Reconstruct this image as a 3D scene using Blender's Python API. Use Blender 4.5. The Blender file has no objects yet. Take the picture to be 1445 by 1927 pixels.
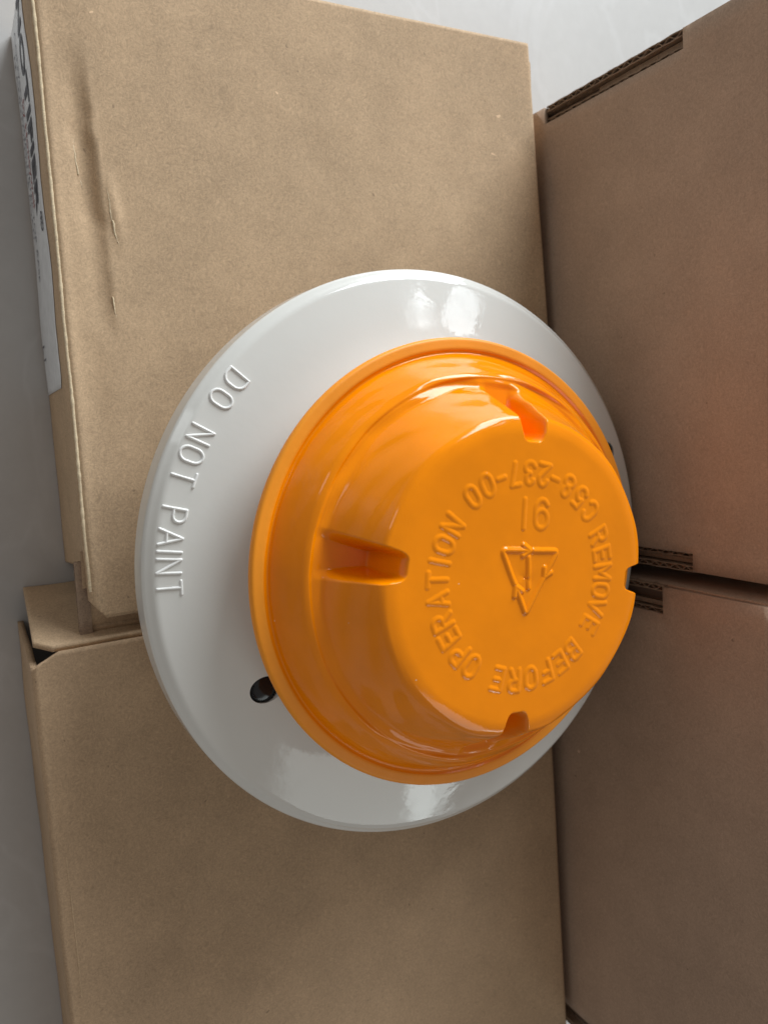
import bpy, bmesh, math, random
import numpy as np
from mathutils import Matrix, Vector, noise as mnoise
random.seed(4); np.random.seed(4)
sc = bpy.context.scene
MM = 0.001

# ------------------------------------------------------------------ camera
R_WC = ((0.064676, 0.877842, 0.474563), (0.990955, -0.112531, 0.073107), (0.117579, 0.465542, -0.87718))
CAM = Vector((-38.547, -111.041, 193.899)) * MM
cam_data = bpy.data.cameras.new("camera")
cam = bpy.data.objects.new("camera", cam_data)
sc.collection.objects.link(cam)
r0, r1, r2 = (Vector(r) for r in R_WC)
m = Matrix.Identity(4)
for i in range(3):
    m[i][0], m[i][1], m[i][2], m[i][3] = r0[i], -r1[i], -r2[i], CAM[i]
cam.matrix_world = m
cam_data.sensor_fit = 'VERTICAL'; cam_data.sensor_height = 36.0; cam_data.sensor_width = 27.0
cam_data.lens = 1476.87 / 1927 * 36.0
cam_data.clip_start = 0.01; cam_data.clip_end = 60
cam_data.dof.use_dof = True; cam_data.dof.focus_distance = 0.192; cam_data.dof.aperture_fstop = 24
sc.camera = cam

# ------------------------------------------------------------------ light
world = bpy.data.worlds.new("World"); sc.world = world; world.use_nodes = True
bg = world.node_tree.nodes["Background"]
bg.inputs[0].default_value = (1.0, 0.94, 0.88, 1); bg.inputs[1].default_value = 0.265

def window_light(name, az, dist, zc, w, h, power, col):
    l = bpy.data.lights.new(name, 'AREA'); l.shape = 'RECTANGLE'; l.size = w; l.size_y = h
    l.energy = power; l.color = col
    o = bpy.data.objects.new(name, l); sc.collection.objects.link(o)
    p = Vector((math.cos(math.radians(az)) * dist, math.sin(math.radians(az)) * dist, zc))
    o.location = p
    d = (Vector((0, 0, 0.03)) - p).normalized()
    o.rotation_euler = d.to_track_quat('-Z', 'Y').to_euler()
    return o
window_light("window_light_main", 151, 1.5, 0.56, 0.85, 1.0, 40.0, (0.93, 1.0, 1.04))
window_light("window_light_upper", 127.3, 1.4, 1.18, 0.15, 0.20, 0.62, (0.93, 1.0, 1.04))
window_light("window_light_upper", 134.2, 1.4, 1.42, 0.10, 0.13, 0.36, (0.93, 1.0, 1.04))
window_light("window_light_far", 29.0, 1.4, 0.88, 0.24, 0.15, 0.42, (0.9, 1.0, 1.0))
window_light("window_light_far", 17.0, 1.5, 1.35, 0.75, 0.85, 3.6, (0.92, 1.0, 0.98))

window_light("window_light_side", -129, 2.4, 0.62, 0.42, 0.8, 2.6, (0.95, 1.0, 1.0))
sc.view_settings.view_transform = 'Standard'
sc.view_settings.look = 'None'
sc.view_settings.exposure = 0.0
sc.view_settings.gamma = 1.0

# ------------------------------------------------------------------ helpers
def link(o, parent=None):
    sc.collection.objects.link(o)
    if parent is not None: o.parent = parent
    return o

# the cartons are drawn at a nominal 150 mm and sized up to 168 mm; their tops lie 24 mm under the detector's rim
CAM_SCALE = 1.124; CAM_SCALE_OFF = Vector((4.78, 13.77, -24.04))
UNSCALED = {}
def thing(name, label, cat, loc, group=None, carton=False):
    o = bpy.data.objects.new(name, None); sc.collection.objects.link(o)
    p = Vector(loc); UNSCALED[o.name] = p * MM
    if carton:
        o.scale = (CAM_SCALE,) * 3; p = p * CAM_SCALE + CAM_SCALE_OFF
    o.location = p * MM; o.empty_display_size = 0.02
    o['label'] = label; o['category'] = cat
    if group: o['group'] = group
    return o

def root_loc(o):
    while o.parent is not None: o = o.parent
    return UNSCALED[o.name]

def obj_np(name, V, F, mat, parent=None, smooth=True, label=None, fm=None):
    """V (n,3) mm in world coordinates, F list or array of faces."""
    V = np.asarray(V, float) * MM
    if parent is not None: V = V - np.array(root_loc(parent))[None]
    me = bpy.data.meshes.new(name)
    if isinstance(F, np.ndarray):
        k = F.shape[1]; n = len(F)
        me.vertices.add(len(V)); me.vertices.foreach_set("co", V.astype(np.float32).ravel())
        me.loops.add(n * k); me.loops.foreach_set("vertex_index", F.astype(np.int32).ravel())
        me.polygons.add(n); me.polygons.foreach_set("loop_start", (np.arange(n) * k).astype(np.int32))
        me.polygons.foreach_set("use_smooth", np.full(n, smooth))
        me.update(calc_edges=True); me.validate()
    else:
        me.from_pydata([tuple(v) for v in V], [], [tuple(f) for f in F]); me.update()
        for p in me.polygons: p.use_smooth = smooth
    if mat is not None: me.materials.append(mat)
    o = bpy.data.objects.new(name, me)
    if label: o['label'] = label
    return link(o, parent)

def sel(V, F):
    u, inv = np.unique(F, return_inverse=True)
    return V[u], inv.reshape(F.shape)

def grid_faces(nu, nv, wrap_v=False):
    i = np.arange(nu - 1)[:, None]; j = np.arange(nv if wrap_v else nv - 1)[None]
    j2 = (j + 1) % nv
    a = i * nv + j; b = i * nv + j2; c = (i + 1) * nv + j2; d = (i + 1) * nv + j
    return np.stack([a, d, c, b], -1).reshape(-1, 4)

def bm_obj(name, bm, mat, parent=None, bevel=0.0, label=None, smooth=False):
    if bevel:
        bmesh.ops.bevel(bm, geom=bm.edges[:], offset=bevel, segments=2, affect='EDGES', profile=0.6)
    bmesh.ops.recalc_face_normals(bm, faces=bm.faces[:])
    V = np.array([v.co[:] for v in bm.verts]); bm.verts.index_update()
    F = [[v.index for v in f.verts] for f in bm.faces]
    bm.free()
    return obj_np(name, V, F, mat, parent, smooth, label)

def add_prism(bm, poly, a0, a1, axes):
    """extrude polygon (2D list) along the third axis. axes: function (p,q,a)->xyz"""
    n = len(poly)
    v0 = [bm.verts.new(axes(p, q, a0)) for p, q in poly]; v1 = [bm.verts.new(axes(p, q, a1)) for p, q in poly]
    bm.faces.new(v0); bm.faces.new(v1[::-1])
    for i in range(n):
        bm.faces.new((v0[i], v0[(i + 1) % n], v1[(i + 1) % n], v1[i]))

def add_box(bm, x0, x1, y0, y1, z0, z1):
    add_prism(bm, [(x0, y0), (x1, y0), (x1, y1), (x0, y1)], z0, z1, lambda p, q, a: (p, q, a))

# ------------------------------------------------------------------ materials
def new_mat(name):
    mt = bpy.data.materials.new(name); mt.use_nodes = True
    nt = mt.node_tree; return mt, nt, nt.nodes["Principled BSDF"]

def nd(nt, t, **kw):
    n = nt.nodes.new(t)
    for k, v in kw.items(): setattr(n, k, v)
    return n

def noise_node(nt, coord, scale, detail=3, rough=0.6, mapscale=None, rot=None):
    if mapscale is not None:
        mp = nd(nt, 'ShaderNodeMapping'); mp.inputs['Scale'].default_value = mapscale
        if rot: mp.inputs['Rotation'].default_value = rot
        nt.links.new(coord, mp.inputs['Vector']); coord = mp.outputs[0]
    n = nd(nt, 'ShaderNodeTexNoise'); n.inputs['Scale'].default_value = scale
    n.inputs['Detail'].default_value = detail; n.inputs['Roughness'].default_value = rough
    nt.links.new(coord, n.inputs['Vector']); return n.outputs['Fac']

def mathn(nt, op, a, b=None, clamp=False):
    n = nd(nt, 'ShaderNodeMath', operation=op, use_clamp=clamp)
    for i, x in enumerate((a, b)):
        if x is None: continue
        if isinstance(x, (int, float)): n.inputs[i].default_value = x
        else: nt.links.new(x, n.inputs[i])
    return n.outputs[0]

def ramp(nt, fac, stops):
    n = nd(nt, 'ShaderNodeValToRGB')
    while len(n.color_ramp.elements) < len(stops): n.color_ramp.elements.new(0.5)
    for e, (p, c) in zip(n.color_ramp.elements, stops):
        e.position = p; e.color = (*c, 1)
    nt.links.new(fac, n.inputs[0]); return n.outputs[0]

def kraft(name, base, dark=0.72, light=1.28, seed=0.0):
    mt, nt, b = new_mat(name)
    geo = nd(nt, 'ShaderNodeNewGeometry'); mp = nd(nt, 'ShaderNodeMapping')
    mp.inputs['Location'].default_value = (seed, seed * 1.7, seed * 0.3)
    nt.links.new(geo.outputs['Position'], mp.inputs['Vector']); co = mp.outputs[0]
    wn = nd(nt, 'ShaderNodeTexNoise'); wn.inputs['Scale'].default_value = 260; wn.inputs['Detail'].default_value = 1
    nt.links.new(co, wn.inputs['Vector'])
    vs = nd(nt, 'ShaderNodeVectorMath', operation='SUBTRACT'); nt.links.new(wn.outputs['Color'], vs.inputs[0]); vs.inputs[1].default_value = (.5, .5, .5)
    vm = nd(nt, 'ShaderNodeVectorMath', operation='SCALE'); nt.links.new(vs.outputs[0], vm.inputs[0]); vm.inputs['Scale'].default_value = 0.0035
    va = nd(nt, 'ShaderNodeVectorMath', operation='ADD'); nt.links.new(co, va.inputs[0]); nt.links.new(vm.outputs[0], va.inputs[1]); co = va.outputs[0]
    # fibres running in several directions, plus fine speckle and slow mottling
    f1 = noise_node(nt, co, 2500, 2, 0.65, (1.0, 0.42, 0.8), (0.2, 0.1, 0.9))
    f2 = noise_node(nt, co, 2200, 2, 0.65, (0.42, 1.0, 0.8), (0.1, 0.4, 0.2))
    f3 = noise_node(nt, co, 2100, 3, 0.8)
    slow = noise_node(nt, co, 60, 4, 0.6)
    big = noise_node(nt, co, 12, 2, 0.5)
    s = mathn(nt, 'ADD', mathn(nt, 'MULTIPLY', f1, 0.22), mathn(nt, 'MULTIPLY', f2, 0.22))
    s = mathn(nt, 'ADD', s, mathn(nt, 'MULTIPLY', f3, 0.24))
    s = mathn(nt, 'ADD', s, mathn(nt, 'MULTIPLY', slow, 0.17))
    s = mathn(nt, 'ADD', s, mathn(nt, 'MULTIPLY', big, 0.15))
    c = Vector(base)
    col = ramp(nt, s, [(0.39, tuple(c * dark)), (0.5, tuple(c)), (0.61, tuple(c * light))])
    # sparse dark flecks
    fl = nd(nt, 'ShaderNodeTexVoronoi'); fl.inputs['Scale'].default_value = 180
    nt.links.new(co, fl.inputs['Vector'])
    pick = nd(nt, 'ShaderNodeSeparateColor'); nt.links.new(fl.outputs['Color'], pick.inputs[0])
    spot = mathn(nt, 'MULTIPLY', mathn(nt, 'LESS_THAN', fl.outputs['Distance'], 0.07), mathn(nt, 'GREATER_THAN', pick.outputs[0], 0.86))
    mix = nd(nt, 'ShaderNodeMix', data_type='RGBA'); nt.links.new(mathn(nt, 'MULTIPLY', spot, 0.55), mix.inputs[0])
    nt.links.new(col, mix.inputs[6]); mix.inputs[7].default_value = (*(c * 0.35), 1)
    # sparse pale loose fibres
    lf = nd(nt, 'ShaderNodeTexVoronoi'); lf.inputs['Scale'].default_value = 120
    mp2 = nd(nt, 'ShaderNodeMapping'); mp2.inputs['Scale'].default_value = (1, 0.45, 0.6); mp2.inputs['Rotation'].default_value = (0.3, 0.5, 0.8)
    nt.links.new(co, mp2.inputs['Vector']); nt.links.new(mp2.outputs[0], lf.inputs['Vector'])
    pk2 = nd(nt, 'ShaderNodeSeparateColor'); nt.links.new(lf.outputs['Color'], pk2.inputs[0])
    sp2 = mathn(nt, 'MULTIPLY', mathn(nt, 'LESS_THAN', lf.outputs['Distance'], 0.045), mathn(nt, 'GREATER_THAN', pk2.outputs[1], 0.8))
    mix2 = nd(nt, 'ShaderNodeMix', data_type='RGBA'); nt.links.new(mathn(nt, 'MULTIPLY', sp2, 0.6), mix2.inputs[0])
    nt.links.new(mix.outputs[2], mix2.inputs[6]); mix2.inputs[7].default_value = (*(c * 1.9), 1)
    nt.links.new(mix2.outputs[2], b.inputs['Base Color'])
    b.inputs['Roughness'].default_value = 0.82; b.inputs['Specular IOR Level'].default_value = 0.3
    bp = nd(nt, 'ShaderNodeBump'); bp.inputs['Strength'].default_value = 0.35; bp.inputs['Distance'].default_value = 0.00022
    nt.links.new(s, bp.inputs['Height'])
    bp2 = nd(nt, 'ShaderNodeBump'); bp2.inputs['Strength'].default_value = 0.35; bp2.inputs['Distance'].default_value = 0.0008
    nt.links.new(noise_node(nt, co, 70, 2, 0.5), bp2.inputs['Height']); nt.links.new(bp.outputs[0], bp2.inputs['Normal'])
    nt.links.new(bp2.outputs[0], b.inputs['Normal'])
    return mt

M_KRAFT = kraft("kraft_cardboard", (0.50, 0.35, 0.218))
M_KRAFT2 = kraft("kraft_cardboard_plain", (0.42, 0.288, 0.178), 0.74, 1.26, 0.31)
M_KRAFT3 = kraft("kraft_cardboard_red", (0.43, 0.305, 0.222), 0.78, 1.22, 0.77)
M_EDGE = kraft("kraft_cut_edge", (0.28, 0.195, 0.135), 0.6, 1.3, 0.5)
M_FUZZ = kraft("kraft_worn_fold", (0.68, 0.55, 0.37), 0.7, 1.2, 0.9)

def orange(name, rough, col=(0.94, 0.262, 0.0), bump=0.05, coat=0.0, grain=0.0):
    mt, nt, b = new_mat(name)
    geo = nd(nt, 'ShaderNodeNewGeometry'); co = geo.outputs['Position']
    n = noise_node(nt, co, 90, 3, 0.5)
    c = Vector(col)
    cc = ramp(nt, n, [(0.3, tuple(c * 0.95)), (0.7, tuple(c * 1.04))])
    # sparse pale dust specks
    v = nd(nt, 'ShaderNodeTexVoronoi'); v.inputs['Scale'].default_value = 150; nt.links.new(co, v.inputs['Vector'])
    pk = nd(nt, 'ShaderNodeSeparateColor'); nt.links.new(v.outputs['Color'], pk.inputs[0])
    sp = mathn(nt, 'MULTIPLY', mathn(nt, 'LESS_THAN', v.outputs['Distance'], 0.028), mathn(nt, 'GREATER_THAN', pk.outputs[0], 0.6))
    mix = nd(nt, 'ShaderNodeMix', data_type='RGBA'); nt.links.new(mathn(nt, 'MULTIPLY', sp, 0.7), mix.inputs[0])
    nt.links.new(cc, mix.inputs[6]); mix.inputs[7].default_value = (0.85, 0.6, 0.4, 1)
    nt.links.new(mix.outputs[2], b.inputs['Base Color'])
    rg = nd(nt, 'ShaderNodeMapRange'); rg.inputs[1].default_value = 0.4; rg.inputs[2].default_value = 0.72; rg.inputs[3].default_value = rough; rg.inputs[4].default_value = rough + 0.12
    nt.links.new(noise_node(nt, co, 120, 5, 0.7), rg.inputs[0]); nt.links.new(rg.outputs[0], b.inputs['Roughness'])
    b.inputs['IOR'].default_value = 1.5; b.inputs['Specular IOR Level'].default_value = 0.4
    bp = nd(nt, 'ShaderNodeBump'); bp.inputs['Strength'].default_value = bump; bp.inputs['Distance'].default_value = 0.0006
    h = noise_node(nt, co, 260, 3, 0.55)
    if grain: h = mathn(nt, 'ADD', h, mathn(nt, 'MULTIPLY', noise_node(nt, co, 1800, 2, 0.6), grain))
    nt.links.new(h, bp.inputs['Height']); nt.links.new(bp.outputs[0], b.inputs['Normal'])
    return mt
M_ORANGE = orange("glossy_orange_vinyl", 0.06, bump=0.10)
M_FLANGE = orange("matte_orange_vinyl", 0.45, (0.93, 0.315, 0.015), 0.10, grain=0.5)

def white_plastic():
    mt, nt, b = new_mat("off_white_plastic")
    geo = nd(nt, 'ShaderNodeNewGeometry'); co = geo.outputs['Position']
    cc = ramp(nt, noise_node(nt, co, 35, 3, 0.5), [(0.3, (0.67, 0.658, 0.62)), (0.7, (0.695, 0.683, 0.648))])
    v = nd(nt, 'ShaderNodeTexVoronoi'); v.inputs['Scale'].default_value = 95; nt.links.new(co, v.inputs['Vector'])
    wob = noise_node(nt, co, 1400, 3, 0.7)
    pk = nd(nt, 'ShaderNodeSeparateColor'); nt.links.new(v.outputs['Color'], pk.inputs[0])
    d = mathn(nt, 'ADD', v.outputs['Distance'], mathn(nt, 'MULTIPLY', mathn(nt, 'SUBTRACT', wob, 0.5), 0.12))
    sp = mathn(nt, 'MULTIPLY', mathn(nt, 'LESS_THAN', d, 0.03), mathn(nt, 'GREATER_THAN', pk.outputs[1], 0.84))
    mix = nd(nt, 'ShaderNodeMix', data_type='RGBA'); nt.links.new(mathn(nt, 'MULTIPLY', sp, 0.6), mix.inputs[0])
    nt.links.new(cc, mix.inputs[6]); mix.inputs[7].default_value = (0.12, 0.11, 0.10, 1)
    nt.links.new(mix.outputs[2], b.inputs['Base Color'])
    rg = nd(nt, 'ShaderNodeMapRange'); rg.inputs[1].default_value = 0.35; rg.inputs[2].default_value = 0.7; rg.inputs[3].default_value = 0.03; rg.inputs[4].default_value = 0.15
    nt.links.new(noise_node(nt, co, 85, 5, 0.65), rg.inputs[0]); nt.links.new(rg.outputs[0], b.inputs['Roughness'])
    b.inputs['Specular IOR Level'].default_value = 0.5
    bp = nd(nt, 'ShaderNodeBump'); bp.inputs['Strength'].default_value = 0.06; bp.inputs['Distance'].default_value = 0.0004
    nt.links.new(noise_node(nt, co, 420, 2, 0.5), bp.inputs['Height']); nt.links.new(bp.outputs[0], b.inputs['Normal'])
    return mt
M_WHITE = white_plastic()

def simple(name, col, rough, spec=0.5):
    mt, nt, b = new_mat(name)
    geo = nd(nt, 'ShaderNodeNewGeometry')
    c = Vector(col)
    cc = ramp(nt, noise_node(nt, geo.outputs['Position'], 300, 3, 0.6), [(0.3, tuple(c * 0.9)), (0.7, tuple(c * 1.08))])
    nt.links.new(cc, b.inputs['Base Color']); b.inputs['Roughness'].default_value = rough
    b.inputs['Specular IOR Level'].default_value = spec
    return mt
M_RAISED = simple("off_white_raised_plastic", (0.84, 0.835, 0.81), 0.3)
M_LED = simple("smoky_dark_lens", (0.012, 0.012, 0.014), 0.14)
M_GAP_SHADE = simple("painted_gap_shade", (0.02, 0.02, 0.02), 0.5)  # near-black colour standing in for shade inside the corner gap
M_LABEL = simple("white_label_paper", (0.76, 0.77, 0.78), 0.35)
M_INK = simple("black_ink", (0.045, 0.045, 0.06), 0.5)
M_RED = simple("red_ink", (0.38, 0.13, 0.12), 0.5)
M_GREYINK = simple("grey_ink", (0.13, 0.13, 0.16), 0.5)
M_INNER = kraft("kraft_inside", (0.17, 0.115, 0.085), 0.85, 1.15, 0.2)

def floor_mat():
    mt, nt, b = new_mat("pale_grey_floor")
    geo = nd(nt, 'ShaderNodeNewGeometry'); co = geo.outputs['Position']
    s = mathn(nt, 'ADD', mathn(nt, 'MULTIPLY', noise_node(nt, co, 9, 4, 0.6), 0.6), mathn(nt, 'MULTIPLY', noise_node(nt, co, 160, 4, 0.65), 0.4))
    cc = ramp(nt, s, [(0.3, (0.51, 0.495, 0.48)), (0.5, (0.54, 0.525, 0.51)), (0.7, (0.58, 0.565, 0.55))])
    wv = nd(nt, 'ShaderNodeTexNoise'); wv.inputs['Scale'].default_value = 14; wv.inputs['Detail'].default_value = 5; wv.inputs['Distortion'].default_value = 1.2
    nt.links.new(co, wv.inputs['Vector'])
    vein = mathn(nt, 'SUBTRACT', 1.0, mathn(nt, 'MULTIPLY', mathn(nt, 'ABSOLUTE', mathn(nt, 'SUBTRACT', wv.outputs['Fac'], 0.5)), 28), True)
    mx = nd(nt, 'ShaderNodeMix', data_type='RGBA'); nt.links.new(mathn(nt, 'MULTIPLY', vein, 0.22), mx.inputs[0])
    nt.links.new(cc, mx.inputs[6]); mx.inputs[7].default_value = (0.66, 0.65, 0.645, 1)
    nt.links.new(mx.outputs[2], b.inputs['Base Color']); b.inputs['Roughness'].default_value = 0.38
    bp = nd(nt, 'ShaderNodeBump'); bp.inputs['Strength'].default_value = 0.06; bp.inputs['Distance'].default_value = 0.0006
    nt.links.new(noise_node(nt, co, 200, 3, 0.6), bp.inputs['Height']); nt.links.new(bp.outputs[0], b.inputs['Normal'])
    return mt

# ------------------------------------------------------------------ floor
ZF = -45.0          # underside of the cartons, nominal
ZFLOOR = ZF * CAM_SCALE + CAM_SCALE_OFF.z
bm = bmesh.new()
S = 6000.0
v = [bm.verts.new(p) for p in ((-S, -S, ZFLOOR), (S, -S, ZFLOOR), (S, S, ZFLOOR), (-S, S, ZFLOOR))]
bm.faces.new(v)
fl = bm_obj("floor", bm, floor_mat()); fl['kind'] = 'structure'

# ------------------------------------------------------------------ stroke lettering
def arc(cx, cy, rx, ry, a0, a1, n=14):
    t = np.radians(np.linspace(a0, a1, n)); return [(cx + rx * math.cos(x), cy + ry * math.sin(x)) for x in t]
G = {
 'R': (0.6, [[(0, 0), (0, 1), (.32, 1)] + arc(.32, .74, .26, .26, 90, -90) + [(0, .48)], [(.3, .48), (.6, 0)]]),
 'P': (0.6, [[(0, 0), (0, 1), (.32, 1)] + arc(.32, .73, .27, .27, 90, -90) + [(0, .46)]]),
 'B': (0.6, [[(0, 0), (0, 1), (.32, 1)] + arc(.32, .76, .23, .24, 90, -90) + [(0, .52)], [(.32, .52)] + arc(.33, .26, .27, .26, 90, -90) + [(0, 0)]]),
 'D': (0.66, [[(0, 0), (0, 1), (.28, 1)] + arc(.28, .62, .38, .38, 90, 0, 7) + arc(.28, .38, .38, .38, 0, -90, 7) + [(0, 0)]]),
 'E': (0.55, [[(.55, 0), (0, 0), (0, 1), (.55, 1)], [(0, .52), (.46, .52)]]),
 'F': (0.55, [[(0, 0), (0, 1), (.55, 1)], [(0, .52), (.44, .52)]]),
 'M': (0.7, [[(0, 0), (0, 1), (.35, .35), (.7, 1), (.7, 0)]]),
 'N': (0.62, [[(0, 0), (0, 1), (.62, 0), (.62, 1)]]),
 'O': (0.66, [arc(.33, .65, .33, .35, 0, 180) + arc(.33, .35, .33, .35, 180, 360) + [(.66, .65)]]),
 'V': (0.66, [[(0, 1), (.33, 0), (.66, 1)]]),
 'A': (0.68, [[(0, 0), (.34, 1), (.68, 0)], [(.12, .33), (.56, .33)]]),
 'T': (0.62, [[(.31, 0), (.31, 1)], [(0, 1), (.62, 1)]]),
 'I': (0.05, [[(.02, 0), (.02, 1)]]),
 'C': (0.6, [arc(.32, .64, .31, .36, 30, 180) + arc(.32, .36, .31, .36, 180, 330)]),
 '5': (0.55, [[(.52, 1), (.08, 1), (.04, .56)] + arc(.26, .32, .29, .32, 130, -150, 16)]),
 '8': (0.55, [arc(.275, .75, .22, .25, -90, 270, 20), arc(.275, .26, .275, .26, 90, 450, 20)]),
 '2': (0.55, [arc(.275, .72, .26, .28, 170, -25, 12) + [(0, 0), (.55, 0)]]),
 '3': (0.55, [arc(.26, .75, .24, .25, 160, -90, 12) + arc(.26, .25, .28, .25, 90, -160, 12)]),
 '7': (0.55, [[(0, 1), (.55, 1), (.2, 0)]]),
 '0': (0.56, [arc(.28, .66, .28, .34, 0, 180) + arc(.28, .34, .28, .34, 180, 360) + [(.56, .66)]]),
 '9': (0.56, [arc(.28, .68, .28, .32, -10, 350, 22) + [(.56, .45)] + arc(.28, .34, .28, .34, 0, -150, 10)]),
 '1': (0.08, [[(.04, 0), (.04, 1)]]),
 '-': (0.4, [[(0, .5), (.4, .5)]]),
}
def seg_dist(P, segs):
    d = np.full(len(P), 1e9)
    for a, b in segs:
        a = np.array(a); b = np.array(b); ab = b - a; L = ab @ ab + 1e-12
        lo = np.minimum(a, b) - 1.5; hi = np.maximum(a, b) + 1.5
        k = np.where((P[:, 0] > lo[0]) & (P[:, 0] < hi[0]) & (P[:, 1] > lo[1]) & (P[:, 1] < hi[1]))[0]
        if not len(k): continue
        q = P[k] - a; t = np.clip(q @ ab / L, 0, 1)
        d[k] = np.minimum(d[k], np.hypot(*(q - t[:, None] * ab).T))
    return d
def strokes(ch):
    out = []
    for pl in G[ch][1]:
        out += list(zip(pl[:-1], pl[1:]))
    return out
def place_ring(ch, phi, rbase, h, outward=True, wscale=1.0):
    """glyph centred at angle phi (deg, clockwise from local up), local XY segments; tops outward or inward"""
    w = G[ch][0]; res = []
    for a, b in strokes(ch):
        pr = []
        for (x, y) in (a, b):
            u = (x - w / 2) * h * wscale
            rr = rbase + y * h if outward else rbase - y * h
            rm = rbase + 0.5 * h if outward else rbase - 0.5 * h
            p = math.radians(phi + (1 if outward else -1) * math.degrees(u / rm))
            pr.append((rr * math.sin(p), rr * math.cos(p)))
        res.append(tuple(pr))
    return res

# ------------------------------------------------------------------ smoke detector
det = thing("smoke_detector", "round white smoke detector wearing a glossy orange dust cover, lying across two cartons", "smoke detector", (0, 0, 0))
UA = math.radians(-7.5)
UP = np.array([math.cos(UA), math.sin(UA)]); RT = np.array([UP[1], -UP[0]])   # text frame of the cover
def loc2world(X, Y): return X[:, None] * RT + Y[:, None] * UP

# ---- cover as a fine height field over a lathe profile
def round_poly(pts, rad, n=7):
    out = [pts[0]]
    for i in range(1, len(pts) - 1):
        p = np.array(pts[i]); a = np.array(pts[i - 1]); b = np.array(pts[i + 1]); r = rad[i]
        u = (a - p); v = (b - p); lu = np.linalg.norm(u); lv = np.linalg.norm(v)
        r = min(r, lu * .49, lv * .49)
        if r <= 0: out.append(tuple(p)); continue
        A = p + u / lu * r; B = p + v / lv * r
        for t in np.linspace(0, 1, n): out.append(tuple((1 - t) ** 2 * A + 2 * t * (1 - t) * p + t * t * B))
    out.append(pts[-1]); return np.array(out, float)
def resample(pl, step):
    d = np.r_[0, np.cumsum(np.hypot(*np.diff(pl, axis=0).T))]; n = int(d[-1] / step) + 1
    s = np.linspace(0, d[-1], n); return np.stack([np.interp(s, d, pl[:, 0]), np.interp(s, d, pl[:, 1])], 1)

ZT = 51.7
prof = round_poly([(54.6, 27.75), (53.7, 27.2), (53.0, 28.3), (48.3, 35.5), (47.2, 36.25), (46.7, 35.95), (44.7, 36.8), (44.1, 37.7), (37.0, 51.0), (34.4, ZT), (30.6, ZT)],
                  [0, 0.4, 0.7, 0.75, 0.3, 0.3, 0.5, 0.8, 1.2, 1.4, 0])
prof = resample(prof, 0.24)
rr_in = np.arange(30.45, 0.03, -0.16)
PR = np.vstack([prof, np.stack([rr_in, np.full(len(rr_in), ZT)], 1)])
NT = 1260
TH = np.linspace(0, 2 * np.pi, NT, endpoint=False)
NR = len(PR)
rad = np.repeat(PR[:, 0], NT); zz = np.repeat(PR[:, 1], NT); th = np.tile(TH, NR)
LX = rad * np.sin(th); LY = rad * np.cos(th)          # local: angle clockwise from text-up
zprof = zz.copy()
# slight hand-made unevenness of the soft vinyl
zz = zz + 0.10 * np.sin(2 * th + 0.6) * (rad < 46) + 0.05 * np.sin(5 * th + 1.0) * np.clip((rad - 30) / 10, 0, 1)
# formed-sheet ripples on the walls, long in the turning direction
for k_ in range(14):
    fa = np.random.randint(3, 13); fr = np.random.uniform(0.15, 0.75); ph = np.random.uniform(0, 6.28)
    zz = zz + 0.105 * np.sin(fa * th + fr * rad + ph) * np.sin(fr * 1.7 * rad + 2 * ph) * np.clip((rad - 36) / 2, 0, 1) * np.clip((53 - rad) / 2, 0, 1)
for k_ in range(22):
    fa = np.random.randint(6, 30); fr = np.random.uniform(0.8, 2.6); ph = np.random.uniform(0, 6.28)
    zz = zz + 0.020 * np.sin(fa * th + fr * rad + ph) * np.sin(3 * th + ph * 3) * np.clip((rad - 37) / 2, 0, 1) * np.clip((52 - rad) / 2, 0, 1)
# four finger notches cut into the upper tier
for phi, wadd in ((-0.5, 0.0), (95.3, 0.2), (180.4, 0.1), (-88.5, 0.0)):
    p = math.radians(phi)
    rho = LX * math.sin(p) + LY * math.cos(p); t = np.abs(LX * math.cos(p) - LY * math.sin(p))
    mk = (rho > 29) & (rho < 48.6) & (t < 8)
    R_, T_ = rho[mk], t[mk]
    wf = 1.25 + wadd + np.clip(R_ - 32, 0, 20) * 0.15
    wo = 3.1 + wadd + np.clip(R_ - 33, 0, 20) * 0.235
    zf = 37.6 - (R_ - 31) * 0.125
    s = np.clip((T_ - wf) / (wo - wf), 0, None)
    b = np.clip((33.9 - R_) / 2.5, 0, None)
    u = np.clip(np.hypot(s, b), 0, 1)
    u = u * u * (3 - 2 * u)
    zt = zz[mk]
    zn = zf + np.maximum(zt - zf, 0) * u
    e = np.clip((R_ - 44.2) / 3.4, 0, 1); e = e * e * (3 - 2 * e); zn = zn + (zt - zn) * e
    zz[mk] = np.where(zt > zf, np.minimum(zt, zn), zt)
# raised lettering
P2 = np.stack([LX, LY], 1)
HC = 4.9
words = {
 'REMOVE': [(c, a) for c, a in zip("REMOVE", (-114.5, -103.3, -92.3, -81.3, -71.6, -60.2))],
 'BEFORE': [(c, a) for c, a in zip("BEFORE", (-41.5, -30.8, -19.8, -8.3, 3.4, 15.0))],
 'OPERATION': [(c, a) for c, a in zip("OPERATION", (35.0, 46.2, 57.4, 67.4, 79.6, 90.4, 99.8, 108.8, 120.3))],
}
segsets = {}
for wd, lst in words.items():
    sg = []
    for c, a in lst: sg += place_ring(c, a, 21.4, HC, True, 0.92)
    segsets[wd] = sg
sg = []
for c, a in zip("C58-237-00", (-130.8, -142.2, -153.2, -163.2, -171.5, 178.8, 168.8, 159.8, 150.2, 139.3)):
    sg += place_ring(c, a, 26.7, HC, False, 0.95)
segsets['PARTNO'] = sg
sg = []
for c, x0 in (('9', -3.6), ('1', 1.4)):
    for a, b in strokes(c):
        w = G[c][0]
        sg.append(tuple(((p[0] - w / 2) * 6.4 + x0, p[1] * 6.6 - 18.2) for p in (a, b)))
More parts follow.
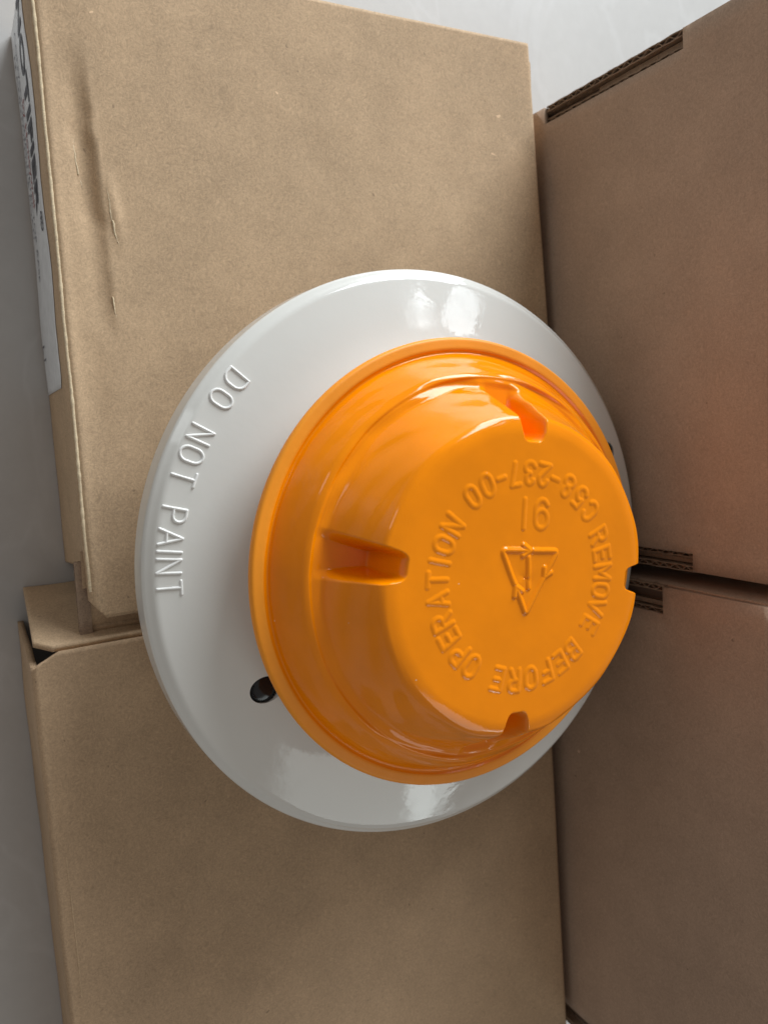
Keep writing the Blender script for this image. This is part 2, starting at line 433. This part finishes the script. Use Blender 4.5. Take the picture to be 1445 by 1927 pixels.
segsets['NUMBER'] = sg
T0, T1, T2 = (-9.0, -6.3), (7.0, -6.6), (-0.7, 8.4)
def cut(a, b, f0, f1):
    a = np.array(a); b = np.array(b); return (tuple(a + (b - a) * f0), tuple(a + (b - a) * f1))
def rnd(a, p, b, r):
    pl = round_poly([a, p, b], [0, r, 0], 6); return list(zip(map(tuple, pl[:-1]), map(tuple, pl[1:])))
sg = []
sg += rnd(cut(T0, T1, .45, .45)[0], T0, cut(T0, T2, .36, .36)[0], 1.2)
sg += rnd(cut(T1, T2, .52, .52)[0], T1, cut(T1, T0, .47, .47)[0], 1.2)
sg += rnd(cut(T2, T0, .56, .56)[0], T2, cut(T2, T1, .38, .38)[0], 1.2)
def arrow(tip, d, s=1.9):
    d = np.array(d, float); d /= np.linalg.norm(d); n = np.array([-d[1], d[0]]); tip = np.array(tip)
    b = tip - d * s
    return [(tuple(b + n * s * .62), tuple(tip)), (tuple(b - n * s * .62), tuple(tip))]
A0, A1, A2 = np.array(T0), np.array(T1), np.array(T2)
sg += arrow(A1 + (A0 - A1) * .49, A0 - A1); sg += arrow(A2 + (A1 - A2) * .44, A1 - A2); sg += arrow(A0 + (A2 - A0) * .42, A2 - A0)
sg += [((-0.5, -4.9), (-1.1, 2.2))]
segsets['MARK'] = sg
emb = np.zeros(len(rad)); owner = np.full(len(rad), -1)
top = np.where(rad < 29.5)[0]
keys = list(segsets)
for ki, k in enumerate(keys):
    d = seg_dist(P2[top], segsets[k])
    wd = 0.85 if k != 'MARK' else 0.92
    h = np.clip(1 - (d / wd) ** 2, 0, 1) ** 1.5
    x, y = P2[top].T
    w_ = 0.62 + 0.38 * np.sin(x * .55 + 2.1 * np.sin(y * .31 + .7)) * np.sin(y * .43 + 1.1)
    h = h * (0.21 * np.clip(w_ + 0.4, 0.78, 1) if k != 'MARK' else 0.46)
    new = h > emb[top]
    emb[top[new]] = h[new]; owner[top[new & (h > 0.004)]] = ki
# shallow moat around letters as in a formed sheet
zz = zz + emb
XY = loc2world(LX, LY)
V = np.column_stack([XY, zz])
F = grid_faces(NR, NT, True)
F = F[:, ::-1]
own_f = owner[F].max(1)
main = F[own_f < 0]
def tri_up(V, F):
    n = np.cross(V[F[:, 1]] - V[F[:, 0]], V[F[:, 2]] - V[F[:, 0]])
    fl = n[:, 2] < 0
    F = F.copy(); F[fl] = F[fl][:, ::-1]; return F
Vm, Fm = sel(V, tri_up(V, main))
cover = obj_np("dust_cover", Vm, Fm, M_ORANGE, det, True, "glossy orange plastic cover with four finger notches")
for ki, k in enumerate(keys):
    fk = F[own_f == ki]
    Vk, Fk = sel(V, tri_up(V, fk))
    nm = "recycling_mark" if k == 'MARK' else "raised_lettering"
    lb = {'REMOVE': 'raised word REMOVE', 'BEFORE': 'raised word BEFORE', 'OPERATION': 'raised word OPERATION', 'PARTNO': 'raised code C58-237-00',
          'NUMBER': 'raised number 91', 'MARK': 'raised triangle of three arrows with a 1 inside'}[k]
    obj_np(nm, Vk, Fk, M_ORANGE, cover, True, lb)

def lathe(name, pl, mat, parent, n=360, label=None):
    th = np.linspace(0, 2 * np.pi, n, endpoint=False)
    V = np.column_stack([np.outer(pl[:, 0], np.cos(th)).ravel(), np.outer(pl[:, 0], np.sin(th)).ravel(), np.repeat(pl[:, 1], n)])
    return obj_np(name, V, grid_faces(len(pl), n, True), mat, parent, True, label)
fp = round_poly([(54.0, 27.55), (54.9, 27.9), (57.35, 27.7), (57.75, 26.6), (57.5, 25.3), (55.0, 25.0), (51.5, 25.2)], [0, .3, .9, .6, .5, .3, 0])
fp[0] = (54.5, 27.7)
lathe("flange", resample(fp, 0.25), M_FLANGE, cover, 420, "matte orange rim of the cover")

# ---- white base plate
base_pl = round_poly([(0.5, 0.2), (76.6, 0.2), (77.8, 1.2), (77.6, 9.4), (76.3, 10.5), (75.2, 11.75), (60.0, 15.1), (53.0, 17.5), (51.5, 25.6), (20, 26)],
                     [0, .6, .8, .6, .7, .9, 3, 2, .8, 0], 8)
base_pl = resample(base_pl, 0.45)
def base_z(r):
    k = [(i, p) for i, p in enumerate(base_pl) if p[1] > 9 and p[0] > 52.5]
    a = np.array([p for _, p in k]); o = np.argsort(a[:, 0]); return np.interp(r, a[o, 0], a[o, 1])
def make_base():
    pl = base_pl; n = 480
    th = np.linspace(0, 2 * np.pi, n, endpoint=False)
    V = np.column_stack([np.outer(pl[:, 0], np.cos(th)).ravel(), np.outer(pl[:, 0], np.sin(th)).ravel(), np.repeat(pl[:, 1], n)])
    F = [tuple(f) for f in grid_faces(len(pl), n, True)]
    F.append(tuple(range(n))); F.append(tuple(range((len(pl) - 1) * n, len(pl) * n))[::-1])
    me = bpy.data.meshes.new("base_plate"); me.from_pydata([tuple(v * MM) for v in V], [], F)
    bm = bmesh.new(); bm.from_mesh(me); bmesh.ops.recalc_face_normals(bm, faces=bm.faces[:]); bm.to_mesh(me); bm.free()
    return me
HOLES = ((-64.4, 61.3), (110.5, 71.0))          # angle and outer end of each radial light slot
def slot_outline(az, ro, w=3.35, L=7.2, n=18):
    c, s_ = math.cos(math.radians(az)), math.sin(math.radians(az))
    pts = [(ro - w + w * 1.12 * math.cos(t), w * math.sin(t)) for t in np.linspace(-math.pi / 2, math.pi / 2, n)]
    pts += [(ro - L + w + w * math.cos(t), w * math.sin(t)) for t in np.linspace(math.pi / 2, 1.5 * math.pi, n)]
    return [(r * c - t * s_, r * s_ + t * c) for r, t in pts]
me = make_base()
tmp = bpy.data.objects.new("tmp", me); sc.collection.objects.link(tmp)
cut_objs = []
for az, rr in HOLES:
    bm = bmesh.new()
    add_prism(bm, slot_outline(az, rr), 8.5, 24, lambda p, q, a: (p * MM, q * MM, a * MM))
    bmesh.ops.recalc_face_normals(bm, faces=bm.faces[:])
    cm = bpy.data.meshes.new("cut"); bm.to_mesh(cm); bm.free()
    co = bpy.data.objects.new("cut", cm); sc.collection.objects.link(co); cut_objs.append(co)
    md = tmp.modifiers.new("b", 'BOOLEAN'); md.operation = 'DIFFERENCE'; md.object = co; md.solver = 'EXACT'
bpy.context.view_layer.update()
dg = bpy.context.evaluated_depsgraph_get()
me2 = bpy.data.meshes.new_from_object(tmp.evaluated_get(dg))
for o in cut_objs + [tmp]: bpy.data.objects.remove(o)
me2.name = "base_plate"; me2.materials.clear(); me2.materials.append(M_WHITE)
bm = bmesh.new(); bm.from_mesh(me2)
for f in bm.faces: f.smooth = True
for e in bm.edges:
    if len(e.link_faces) == 2 and e.calc_face_angle(0) > math.radians(38): e.smooth = False
bm.to_mesh(me2); bm.free()
base = bpy.data.objects.new("base_plate", me2); base['label'] = "round off-white plastic base plate"
link(base, det)
for az, rr in HOLES:
    bm = bmesh.new(); zb = float(base_z(rr - 4))
    add_prism(bm, slot_outline(az, rr - 0.2, 3.15, 6.8), 8.7, zb - 1.0, lambda p, q, a: (p, q, a))
    bm_obj("indicator_light", bm, M_LED, base, 0.9, smooth=True)
bm = bmesh.new()
add_prism(bm, [(50 * math.cos(t), 50 * math.sin(t)) for t in np.linspace(0, 2 * np.pi, 96, endpoint=False)], -23.2, 0.1, lambda p, q, a: (p, q, a))
bm_obj("added_support", bm, M_WHITE, base, 0.4)  # cylinder added as a support, fills the gap between base plate and cartons

# ---- raised words DO NOT PAINT
def ring_word(name, lst, label):
    rs = np.arange(68.4, 75.9, 0.085)
    az0 = min(a for _, a in lst) - 3.4; az1 = max(a for _, a in lst) + 3.4
    az = np.arange(az0, az1, 0.068)
    Rg, Ag = np.meshgrid(rs, np.radians(az), indexing='ij')
    P = np.stack([Rg.ravel() * np.cos(Ag.ravel()), Rg.ravel() * np.sin(Ag.ravel())], 1)
    segs = []
    for c, a in lst:
        w = G[c][0]; h = 5.25; rb = 74.75
        for s_, e_ in strokes(c):
            q = []
            for (x, y) in (s_, e_):
                u = (x - w / 2) * h * 0.98; r = rb - y * h; ang = math.radians(a) + u / 72.1
                q.append((r * math.cos(ang), r * math.sin(ang)))
            segs.append(tuple(q))
    d = seg_dist(P, segs)
    w = 0.34
    h = np.where(d < w, 0.42 * np.sqrt(np.clip(1 - (d / w) ** 2, 0, 1)), -0.05)
    V = np.column_stack([P, base_z(Rg.ravel()) + h])
    F = grid_faces(len(rs), len(az)); F = F[(d[F] < w + 0.1).any(1)]
    V, F = sel(V, tri_up(V, F))
    obj_np(name, V, F, M_RAISED, base, True, label)
ring_word("raised_lettering", [('D', -133.9), ('O', -129.3)], "raised word DO")
ring_word("raised_lettering", [('N', -121.5), ('O', -117.4), ('T', -113.0)], "raised word NOT")
ring_word("raised_lettering", [('P', -105.9), ('A', -101.7), ('I', -99.05), ('N', -96.4), ('T', -92.3)], "raised word PAINT")

# ------------------------------------------------------------------ cartons
def nz(x, y, s, seed=0.0): return mnoise.noise(Vector((x * s, y * s, seed)))

def cut_mesh(o, planes, pred):
    """slice the mesh along planes (point, normal; world mm) and drop the faces for which pred(centre) holds"""
    off = Vector(root_loc(o.parent)) / MM
    bm = bmesh.new(); bm.from_mesh(o.data)
    for p, n in planes:
        bmesh.ops.bisect_plane(bm, geom=bm.verts[:] + bm.edges[:] + bm.faces[:], plane_co=(Vector(p) - off) * MM, plane_no=Vector(n), dist=1e-7)
    kill = [f for f in bm.faces if pred(*(f.calc_center_median() / MM + off))]
    bmesh.ops.delete(bm, geom=kill, context='FACES')
    bm.to_mesh(o.data); bm.free()

def lying_body(name, corners, mat, parent, dent=None, cham=(0, 0), crease=None, step=1.25, seed=0.0, x1cham=None, bulge=0.6):
    """carton sleeve: front side panel, folded over into the top panel and the back side panel.
    corners = (x0,x1), yL(x), yR(x)"""
    (x0, x1), yL, yR = corners
    nx = int((x1 - x0) / step) + 1
    xs = np.linspace(x0, x1, nx)
    w0 = yR(0.5 * (x0 + x1)) - yL(0.5 * (x0 + x1))
    # section parameter: (kind, value)
    rf = 1.6
    sect = []
    for z in np.linspace(ZF + 0.3, -rf, 16): sect.append((0.0, z, 0))
    for a in np.linspace(0, 90, 8)[1:]: sect.append((rf - rf * math.cos(math.radians(a)), -rf + rf * math.sin(math.radians(a)), 0))
    ny = int(w0 / step)
    for t in np.linspace(0, 1, ny)[1:-1]: sect.append((rf + t * (w0 - 2 * rf), 0.0, 1))
    for a in np.linspace(90, 0, 8): sect.append((w0 - rf + rf * math.cos(math.radians(90 - a)) * 0 + rf * math.sin(math.radians(90 - a)), -rf + rf * math.sin(math.radians(a)), 2))
    for z in np.linspace(-rf, ZF + 0.3, 10)[1:]: sect.append((w0, z, 2))
    V = []
    for x in xs:
        l, r = yL(x), yR(x); sc_ = (r - l) / w0
        for (dy, z, k) in sect:
            y = l + dy * sc_
            zz_ = z
            if z > -rf - 0.01:
                f = min(1, max(0, (z + rf) / rf))
                tx = (x - x0) / (x1 - x0); ty = dy / w0
                zz_ += f * (bulge * math.sin(math.pi * tx) * math.sin(math.pi * ty) * 0.8 + 0.22 * nz(x, y, 0.03, seed) + 0.05 * nz(x, y, 0.16, seed + 3))
                if dent: zz_ += f * dent(x, y)
                if crease: zz_ += f * crease(x, y)
            else:
                y += (0.35 * nz(x, z, 0.05, seed + 9)) * (1 if k == 2 else -1)
            if k == 0 or dy < rf + 4:
                y += 0.22 * nz(x, 0, 0.05, seed + 5) + 0.05 * nz(x, 0, 0.4, seed + 6)
            V.append((x, y, zz_))
    V = np.array(V); ns = len(sect)
    F = grid_faces(nx, ns)
    o = obj_np(name, V, F, mat, parent)
    if x1cham: cut_mesh(o, *x1cham)
    md = o.modifiers.new("sheet", 'SOLIDIFY'); md.thickness = 1.5 * MM; md.offset = -1
    return o

def sheet(name, pts4, mat, parent, nu=40, nv=40, fn=None, thick=1.5, keep=None, label=None):
    """bilinear panel from 4 corners (a b c d) with displacement fn(u,v)->(dx,dy,dz)"""
    a, b, c, d = (np.array(p, float) for p in pts4)
    u = np.linspace(0, 1, nu); v = np.linspace(0, 1, nv); U, W = np.meshgrid(u, v, indexing='ij'); U = U.ravel()[:, None]; W = W.ravel()[:, None]
    V = a * (1 - U) * (1 - W) + b * U * (1 - W) + c * U * W + d * (1 - U) * W
    if fn: V = V + np.array([fn(*p) for p in np.column_stack([U, W])])
    F = grid_faces(nu, nv)
    o = obj_np(name, V, F, mat, parent, True, label)
    if keep: cut_mesh(o, *keep)
    md = o.modifiers.new("sheet", 'SOLIDIFY'); md.thickness = thick * MM; md.offset = 0
    return o

def flute(name, origin, along, across, deep, L, T=1.8, depth=2.2, pitch=3.6, parent=None, rough=0.25, seed=1):
    """cut edge of corrugated board: two liners and a wavy medium between them"""
    rng = random.Random(seed)
    A, B, D = (np.array(v, float) for v in (along, across, deep)); O = np.array(origin, float)
    V, F = [], []
    n = max(10, int(L / 0.45))
    def ribbon(mid, th):
        b0 = len(V)
        for i in range(n + 1):
            s = L * i / n; c = mid(s)
            for (q, dd) in ((c - th / 2, 0), (c + th / 2, 0), (c + th / 2, depth), (c - th / 2, depth)):
                V.append(O + A * s + B * q + D * (dd + (0.12 * rng.random() if dd == 0 else 0)))
        for i in range(n):
            k = b0 + 4 * i
            for j in range(4):
                F.append((k + j, k + (j + 1) % 4, k + 4 + (j + 1) % 4, k + 4 + j))
        F.append((b0 + 3, b0 + 2, b0 + 1, b0)); e = b0 + 4 * n; F.append((e, e + 1, e + 2, e + 3))
    ph = rng.random() * 6
    ribbon(lambda s: 0.15 + 0.06 * math.sin(s * .9 + ph), 0.3)
    ribbon(lambda s: T - 0.15 + 0.06 * math.sin(s * .7 + ph), 0.3)
    ribbon(lambda s: T / 2 + (T / 2 - 0.32) * math.sin(2 * math.pi * s / pitch + 0.5 * math.sin(s * .6 + ph)), 0.26)
    return obj_np(name, np.array(V), F, M_EDGE, parent, False)

def lerp(x, x0, y0, x1, y1): return y0 + (y1 - y0) * (x - x0) / (x1 - x0)

# ---- carton with the label (upper left of the picture)
boxA = thing("cardboard_box", "brown carton with the white printed label on its side, dented along its front edge", "cardboard box", (-70, -15, ZF), "four brown cartons on the floor", True)
def sstep(a, b, x):
    t = min(1, max(0, (x - a) / (b - a))); return t * t * (3 - 2 * t)
def dentA(x, y):
    # long crushed crease behind the front fold
    yc = -76.9 + 0.5 * math.sin((x + 100) * 0.05) + 0.5 * nz(x, 0, 0.2, 2)
    along = sstep(-130, -103, x) * (1 - 0.55 * sstep(-92, -80, x)) * (1 - sstep(-72, -58, x))
    d = y - yc
    v = 0.0
    if d < 0:
        v -= along * 1.7 * math.exp(-((d + 1.7) / 2.4) ** 2)
    else:
        v -= along * 1.7 * math.exp(-(1.7 / 2.4) ** 2) * (1 - sstep(0, 0.9, d))
        v += along * 0.25 * math.exp(-((d - 0.9) / 0.7) ** 2)
    # raised pucker next to it
    v += 0.75 * math.exp(-((y + 73.6 - 0.10 * (x + 93)) / 1.2) ** 2) * math.exp(-((x + 91) / 6.5) ** 2)
    # slight hollow between fold and crease
    v -= 0.35 * math.exp(-((y + 81.5) / 3.0) ** 2) * sstep(-135, -100, x) * (1 - sstep(-50, -20, x))
    # edge lip
    v += 0.35 * math.exp(-((y - yLA(x) - 1.6) / 1.0) ** 2)
    return v
yLA = lambda x: lerp(x, -146, -86.3, 4, -88.2)
yRA = lambda x: lerp(x, -146, 51.0, 4, 57.2)
chamA = ([((4.2, -84.6, 0), (0.62, -0.78, 0)), ((0, 0, -2.3), (0, 0, 1)), ((-8.5, 0, 0), (1, 0, 0.1))],
         lambda x, y, z: (z > -2.3 and y < -80 and (x - 4.2) * 0.62 - (y + 84.6) * 0.78 > 0) or (z <= -2.3 and y < -80 and x + 8.5 + 0.1 * z > 0))
bodyA = lying_body("box_body", ((-146, 4.2), yLA, yRA), M_KRAFT, boxA, dent=dentA, seed=1.3, x1cham=chamA, step=0.8)
# worn bright ridge of the front fold
def fold_ridge(name, xs, yfn, zfn, rad, mat, parent, seed):
    V, F = [], []; k = 7
    for i, x in enumerate(xs):
        r = rad * (0.75 + 0.5 * abs(nz(x, 0, 0.35, seed)))
        for j in range(k):
            a = 2 * math.pi * j / k
            V.append((x, yfn(x) + r * math.cos(a), zfn(x) + r * 0.8 * math.sin(a)))
    F = grid_faces(len(xs), k, True)
    return obj_np(name, np.array(V), F, mat, parent)
xsA = np.arange(-145.5, -2, 0.5)
yF = lambda x: yLA(x) + 0.50 + 0.22 * nz(x, 0, 0.05, 6.3) + 0.05 * nz(x, 0, 0.4, 7.3) + 0.05 * nz(x, 0, 0.9, 2)
fold_ridge("worn_fold", xsA, yF, lambda x: -0.22 + 0.05 * nz(x, 3, 0.6), 0.48, M_FUZZ, boxA, 5)
# paper fibres broken along the crushed crease
PA = np.array([v.co[:] for v in bodyA.data.vertices]) / MM + np.array(root_loc(boxA)) / MM
PA = PA[PA[:, 2] > -6]
def top_z(x, y): return float(PA[np.argmin((PA[:, 0] - x) ** 2 + (PA[:, 1] - y) ** 2), 2])
def fibre_line(pts, rad, seed):
    t = np.linspace(0, 1, 60); P = np.array(pts, float); tt = np.linspace(0, 1, len(P))
    X = np.interp(t, tt, P[:, 0]); Y = np.interp(t, tt, P[:, 1]) + np.array([0.22 * nz(a, 1, 0.5, seed) + 0.10 * nz(a, 2, 1.6, seed) for a in X])
    V = []
    for x, y, q in zip(X, Y, t):
        z = top_z(x, y); r = rad * math.sin(math.pi * min(.97, max(.03, q))) * (0.6 + 0.6 * abs(nz(x, 5, 1.1, seed)))
        for j in range(6):
            a = 2 * math.pi * j / 6; V.append((x, y + r * math.cos(a), z - 0.03 + r * 0.7 * math.sin(a)))
    obj_np("broken_paper", np.array(V), grid_faces(60, 6, True), M_FUZZ, boxA)
fibre_line([(-108, -80.6), (-103, -80.7), (-98, -80.3), (-94.5, -79.4)], 0.26, 3)
fibre_line([(-95.5, -74.6), (-90, -74.3), (-85.5, -73.8), (-82, -73.0)], 0.34, 4)
fibre_line([(-76, -76.2), (-70, -75.7), (-65, -75.4)], 0.25, 6)
# end closure: inner flap sticking out beyond the top sheet
def torn(u, v): return (1.1 * (nz(v * 140, 0, 0.05, 4) + 0.3 * nz(v * 140, 0, 0.4, 4)) * u, 0, -1.0 * u * u)
sheet("inner_flap", ((-12, -88.6, -3.2), (8.4, -89.6, -4.6), (8.0, 52, -4.2), (-12, 52, -3.0)), M_KRAFT2, boxA, 14, 90, torn, 1.6)
flute("corrugated_edge", (-9.5, -90.3, -4.6), (1, -0.02, -0.06), (0, 0, 1), (0, 1, 0), 17.8, 1.8, 3.0, 4.6, boxA, seed=3)
sheet("end_panel", ((7.3, -88.8, -4.5), (7.3, 55, -4.5), (4.6, 55, ZF + .4), (4.6, -87.5, ZF + .4)), M_KRAFT2, boxA, 30, 10, None, 1.5)
sheet("end_panel", ((-145, 51, -1.5), (-145, -85, -1.5), (-146, -85, ZF + .4), (-146, 51, ZF + .4)), M_KRAFT2, boxA, 30, 10, None, 1.5)
# small doubled tab at the far top corner
bm = bmesh.new(); add_prism(bm, [(-145.6, 44.5), (-139.0, 50.0), (-133.5, 51.9), (-141.2, 52.0), (-144.4, 50.0), (-146.8, 46)], -3.0, -1.3, lambda p, q, a: (p, q, a))
bm_obj("corner_tab", bm, M_KRAFT, boxA, 0.25)

# printed label stuck on the front side
YS = lambda x, z: yLA(x) - 0.35 * nz(x, z, 0.05, 10.3) + 0.22 * nz(x, 0, 0.05, 6.3) + 0.05 * nz(x, 0, 0.4, 7.3)   # the bowed side face
def label_obj():
    nx, nz_ = 70, 18
    xs = np.linspace(-145.5, -51, nx); V = []
    for x in xs:
        zt = -11.0 + 0.5 * math.sin(x * 0.06) - 4.0 * sstep(-125, -145, x) - 1.8 * sstep(-54.5, -51, x) ** 2
        for t in np.linspace(0, 1, nz_):
            z = zt + (-43.5 - zt) * t
            V.append((x, YS(x, z) - 0.16, z))
    o = obj_np("printed_label", np.array(V), grid_faces(nx, nz_), M_LABEL, boxA)
    md = o.modifiers.new("paper", 'SOLIDIFY'); md.thickness = 0.1 * MM; md.offset = 0
    return o
lab = label_obj()
def print_text(txt, x, z, size, mat, width, bold=0.0, name="printed_lettering", label=None):
    cu = bpy.data.curves.new("t", 'FONT'); cu.body = txt; cu.size = 1.0; cu.offset = bold; cu.resolution_u = 3
    t = bpy.data.objects.new("t", cu); sc.collection.objects.link(t)
    bpy.context.view_layer.update()
    me = bpy.data.meshes.new_from_object(t.evaluated_get(bpy.context.evaluated_depsgraph_get()))
    bpy.data.objects.remove(t)
    V = np.array([v.co[:] for v in me.vertices]); F = [list(p.vertices) for p in me.polygons]
    X = x + (V[:, 0] - V[:, 0].min()) / np.ptp(V[:, 0]) * width; Z = z + V[:, 1] * size
    Y = np.array([YS(a, b_) for a, b_ in zip(X, Z)]) - 0.36
    bpy.data.meshes.remove(me)
    return obj_np(name, np.column_stack([X, Y, Z]), F, mat, lab, False, label)
print_text("NOTIFIER", -145, -26.0, 11.0, M_INK, 50.5, 0.03, label="heavy black heading")
print_text("\u00ae", -93.6, -19.5, 7.5, M_INK, 4.6, 0.01)
print_text("by Honeywell", -124, -32.0, 5.0, M_RED, 26, 0.01)
print_text("CONVENTIONAL DETECTOR BASE", -142, -36.2, 3.6, M_GREYINK, 62)
print_text("12 CLINTONVILLE ROAD", -138, -40.5, 3.2, M_GREYINK, 46)
print_text("L1", -64, -41.5, 6.0, M_GREYINK, 4)

# ---- carton below it (lower left)
boxB = thing("cardboard_box", "plain brown carton in the lower left with a black gap at its folded corner", "cardboard box", (90, -25, ZF), "four brown cartons on the floor", True)
yLB = lambda x: lerp(x, 10, -102.4, 172, -103.4)
yRB = lambda x: lerp(x, 10, 48.4, 172, 50.3)
def creaseB(x, y):
    c = y - yLB(x)
    v = -0.42 * math.exp(-((c - 2.0) / 0.75) ** 2) * sstep(18, 60, x)
    v += 0.16 * math.exp(-((c - 3.3) / 0.7) ** 2) * sstep(30, 80, x)
    v += 0.2 * math.exp(-((c - 0.9) / 0.7) ** 2)
    return v
chamB = ([((10.2, -95.6, 0), (-0.88, -0.47, 0)), ((0, 0, -2.4), (0, 0, 1)), ((13.6, 0, 0), (1, 0, -0.06))],
         lambda x, y, z: (z > -2.4 and y < -90 and (x - 10.2) * -0.88 - (y + 95.6) * 0.47 > 0) or (z <= -2.4 and y < -95 and x - 13.6 - 0.06 * z < 0))
lying_body("box_body", ((10.4, 172), yLB, yRB), M_KRAFT2, boxB, crease=creaseB, seed=7.7, x1cham=chamB, step=1.0, bulge=1.0)
fold_ridge("worn_fold", np.arange(60, 171.5, 0.6), lambda x: yLB(x) + 3.2 + 0.12 * nz(x, 0, 0.3, 8), lambda x: -0.10, 0.30, M_KRAFT, boxB, 15)
def flapB(u, v):
    # u across the carton, v from fold down
    return (-0.8 * math.sin(math.pi * v) + 0.35 * nz(u * 150, v * 45, 0.06, 5), 0, 0.25 * nz(u * 150, 0, 0.08, 6))
keepB = ([((9, -101.2, -5.0), (0, -0.72, 0.69))], lambda x, y, z: -(y + 101.2) * 0.72 + (z + 5.0) * 0.69 > 0)
sheet("end_flap", ((9.6, -101.2, -0.9), (9.9, 48, -0.9), (3.6, 48, ZF + .5), (2.2, -99.8, ZF + .5)), M_KRAFT, boxB, 170, 50, flapB, 1.5, keepB)
sheet("end_panel", ((171, -102, -1.4), (171, 49, -1.4), (171.5, 49, ZF + .4), (171.5, -102, ZF + .4)), M_KRAFT2, boxB, 20, 8, None, 1.5)
bm = bmesh.new(); add_box(bm, 15.5, 17, -100.5, 46, -30, -2.6); bm_obj("inner_flap", bm, M_GAP_SHADE, boxB)  # added black slab, paints the shade behind the corner gap

# ---- two cartons standing on edge behind them
def standing_box(label, x0, x1, y0, ztop, slot_z, slot_w, mat, yaw_deg, seed, loc):
    b = thing("cardboard_box", label, "cardboard box", loc, "four brown cartons on the floor", True)
    zb = ZF
    th = 1.7; D = 44.0
    z0, z1 = slot_z
    # front panel with a slot cut into both upright edges; built as strips so the paper can bow a little
    us = sorted(set([x0, x0 + slot_w, x1 - slot_w, x1] + list(np.linspace(x0 + slot_w, x1 - slot_w, 46)) ))
    vs = sorted(set([zb + .3, z0, z1, ztop] + list(np.linspace(zb + .3, z0, 12)) + list(np.linspace(z0, z1, 18)) + list(np.linspace(z1, ztop, 12))))
    V, F = [], []
    for u in us:
        for w in vs:
            V.append((u, y0 + 0.25 * nz(u, w, 0.025, seed) + 0.05 * nz(u, w, 0.12, seed), w))
    V = np.array(V); F = grid_faces(len(us), len(vs)); c = V[F].mean(1)
    keep = ~(((c[:, 0] < x0 + slot_w) | (c[:, 0] > x1 - slot_w)) & (c[:, 2] > z0) & (c[:, 2] < z1))
    o = obj_np("front_panel", V, F[keep], mat, b); md = o.modifiers.new("s", 'SOLIDIFY'); md.thickness = th * MM; md.offset = 0
    # body behind: sides, back, top, bottom
    yb = y0 + D
    bm = bmesh.new(); add_box(bm, x0 - .4, x0 + 1.3, y0 + 1.3, yb, zb + .3, ztop - .2); bm_obj("side_panel", bm, mat, b, 0.3)
    bm = bmesh.new(); add_box(bm, x1 - 1.3, x1 + .4, y0 + 1.3, yb, zb + .3, ztop - .2); bm_obj("side_panel", bm, mat, b, 0.3)
    bm = bmesh.new(); add_box(bm, x0 - .4, x1 + .4, yb + .1, yb + 1.7, zb + .3, ztop - .2); bm_obj("back_panel", bm, mat, b, 0.3)
    bm = bmesh.new(); add_box(bm, x0 - .4, x1 + .4, y0 - .6, yb + 1.7, ztop, ztop + 1.6); bm_obj("top_panel", bm, mat, b, 0.4)
    # inside the slots: recessed flap and two corrugated cut edges
    for s, xe in ((1, x0), (-1, x1)):
        bm = bmesh.new(); xa, xb = sorted((xe + s * 1.5, xe + s * (slot_w + 6)))
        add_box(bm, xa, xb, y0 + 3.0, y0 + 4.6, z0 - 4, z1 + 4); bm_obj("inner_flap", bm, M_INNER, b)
        flute("corrugated_edge", (xe - s * .35, y0 - 0.1, z0 + .1), (0, 0, 1), (s, 0, 0), (0, 1, 0), z1 - z0 - .2, 1.7, 2.5, 3.7, b, seed=int(seed * 10) + s)
        flute("corrugated_edge", (xe + s * (slot_w - 1.6), y0 + 0.25, z0 + .1), (s * 0.006, 0, 1), (s, 0, 0), (0, 1, 0), z1 - z0 - .2, 1.5, 2.5, 3.7, b, seed=int(seed * 10) + 5 + s)
        bm = bmesh.new(); xa, xb = sorted((xe + s * (slot_w - 3.0), xe + s * (slot_w - 1.7)))
        add_box(bm, xa, xb, y0 + 1.4, y0 + 2.9, z0 + 30 * (0.5 + .2 * s), z1); bm_obj("lock_tab", bm, M_EDGE, b)
    for o in [b]:
        o.rotation_euler = (0, 0, math.radians(yaw_deg))
    return b
boxC = standing_box("brown carton standing on edge behind the labelled carton, long slot along its outer edge", -129.2, 7.2, 57.6, 77, (-1.5, 50.5), 4.8, M_KRAFT3, 0.0, 2.2, (-60, 80, ZF))
boxD = standing_box("dark brown carton standing on edge in the lower right, beyond the narrow black gap", 12.0, 175.5, 54.0, 77, (-16.0, 43.3), 7.6, M_KRAFT3, 0.0, 5.1, (90, 78, ZF))
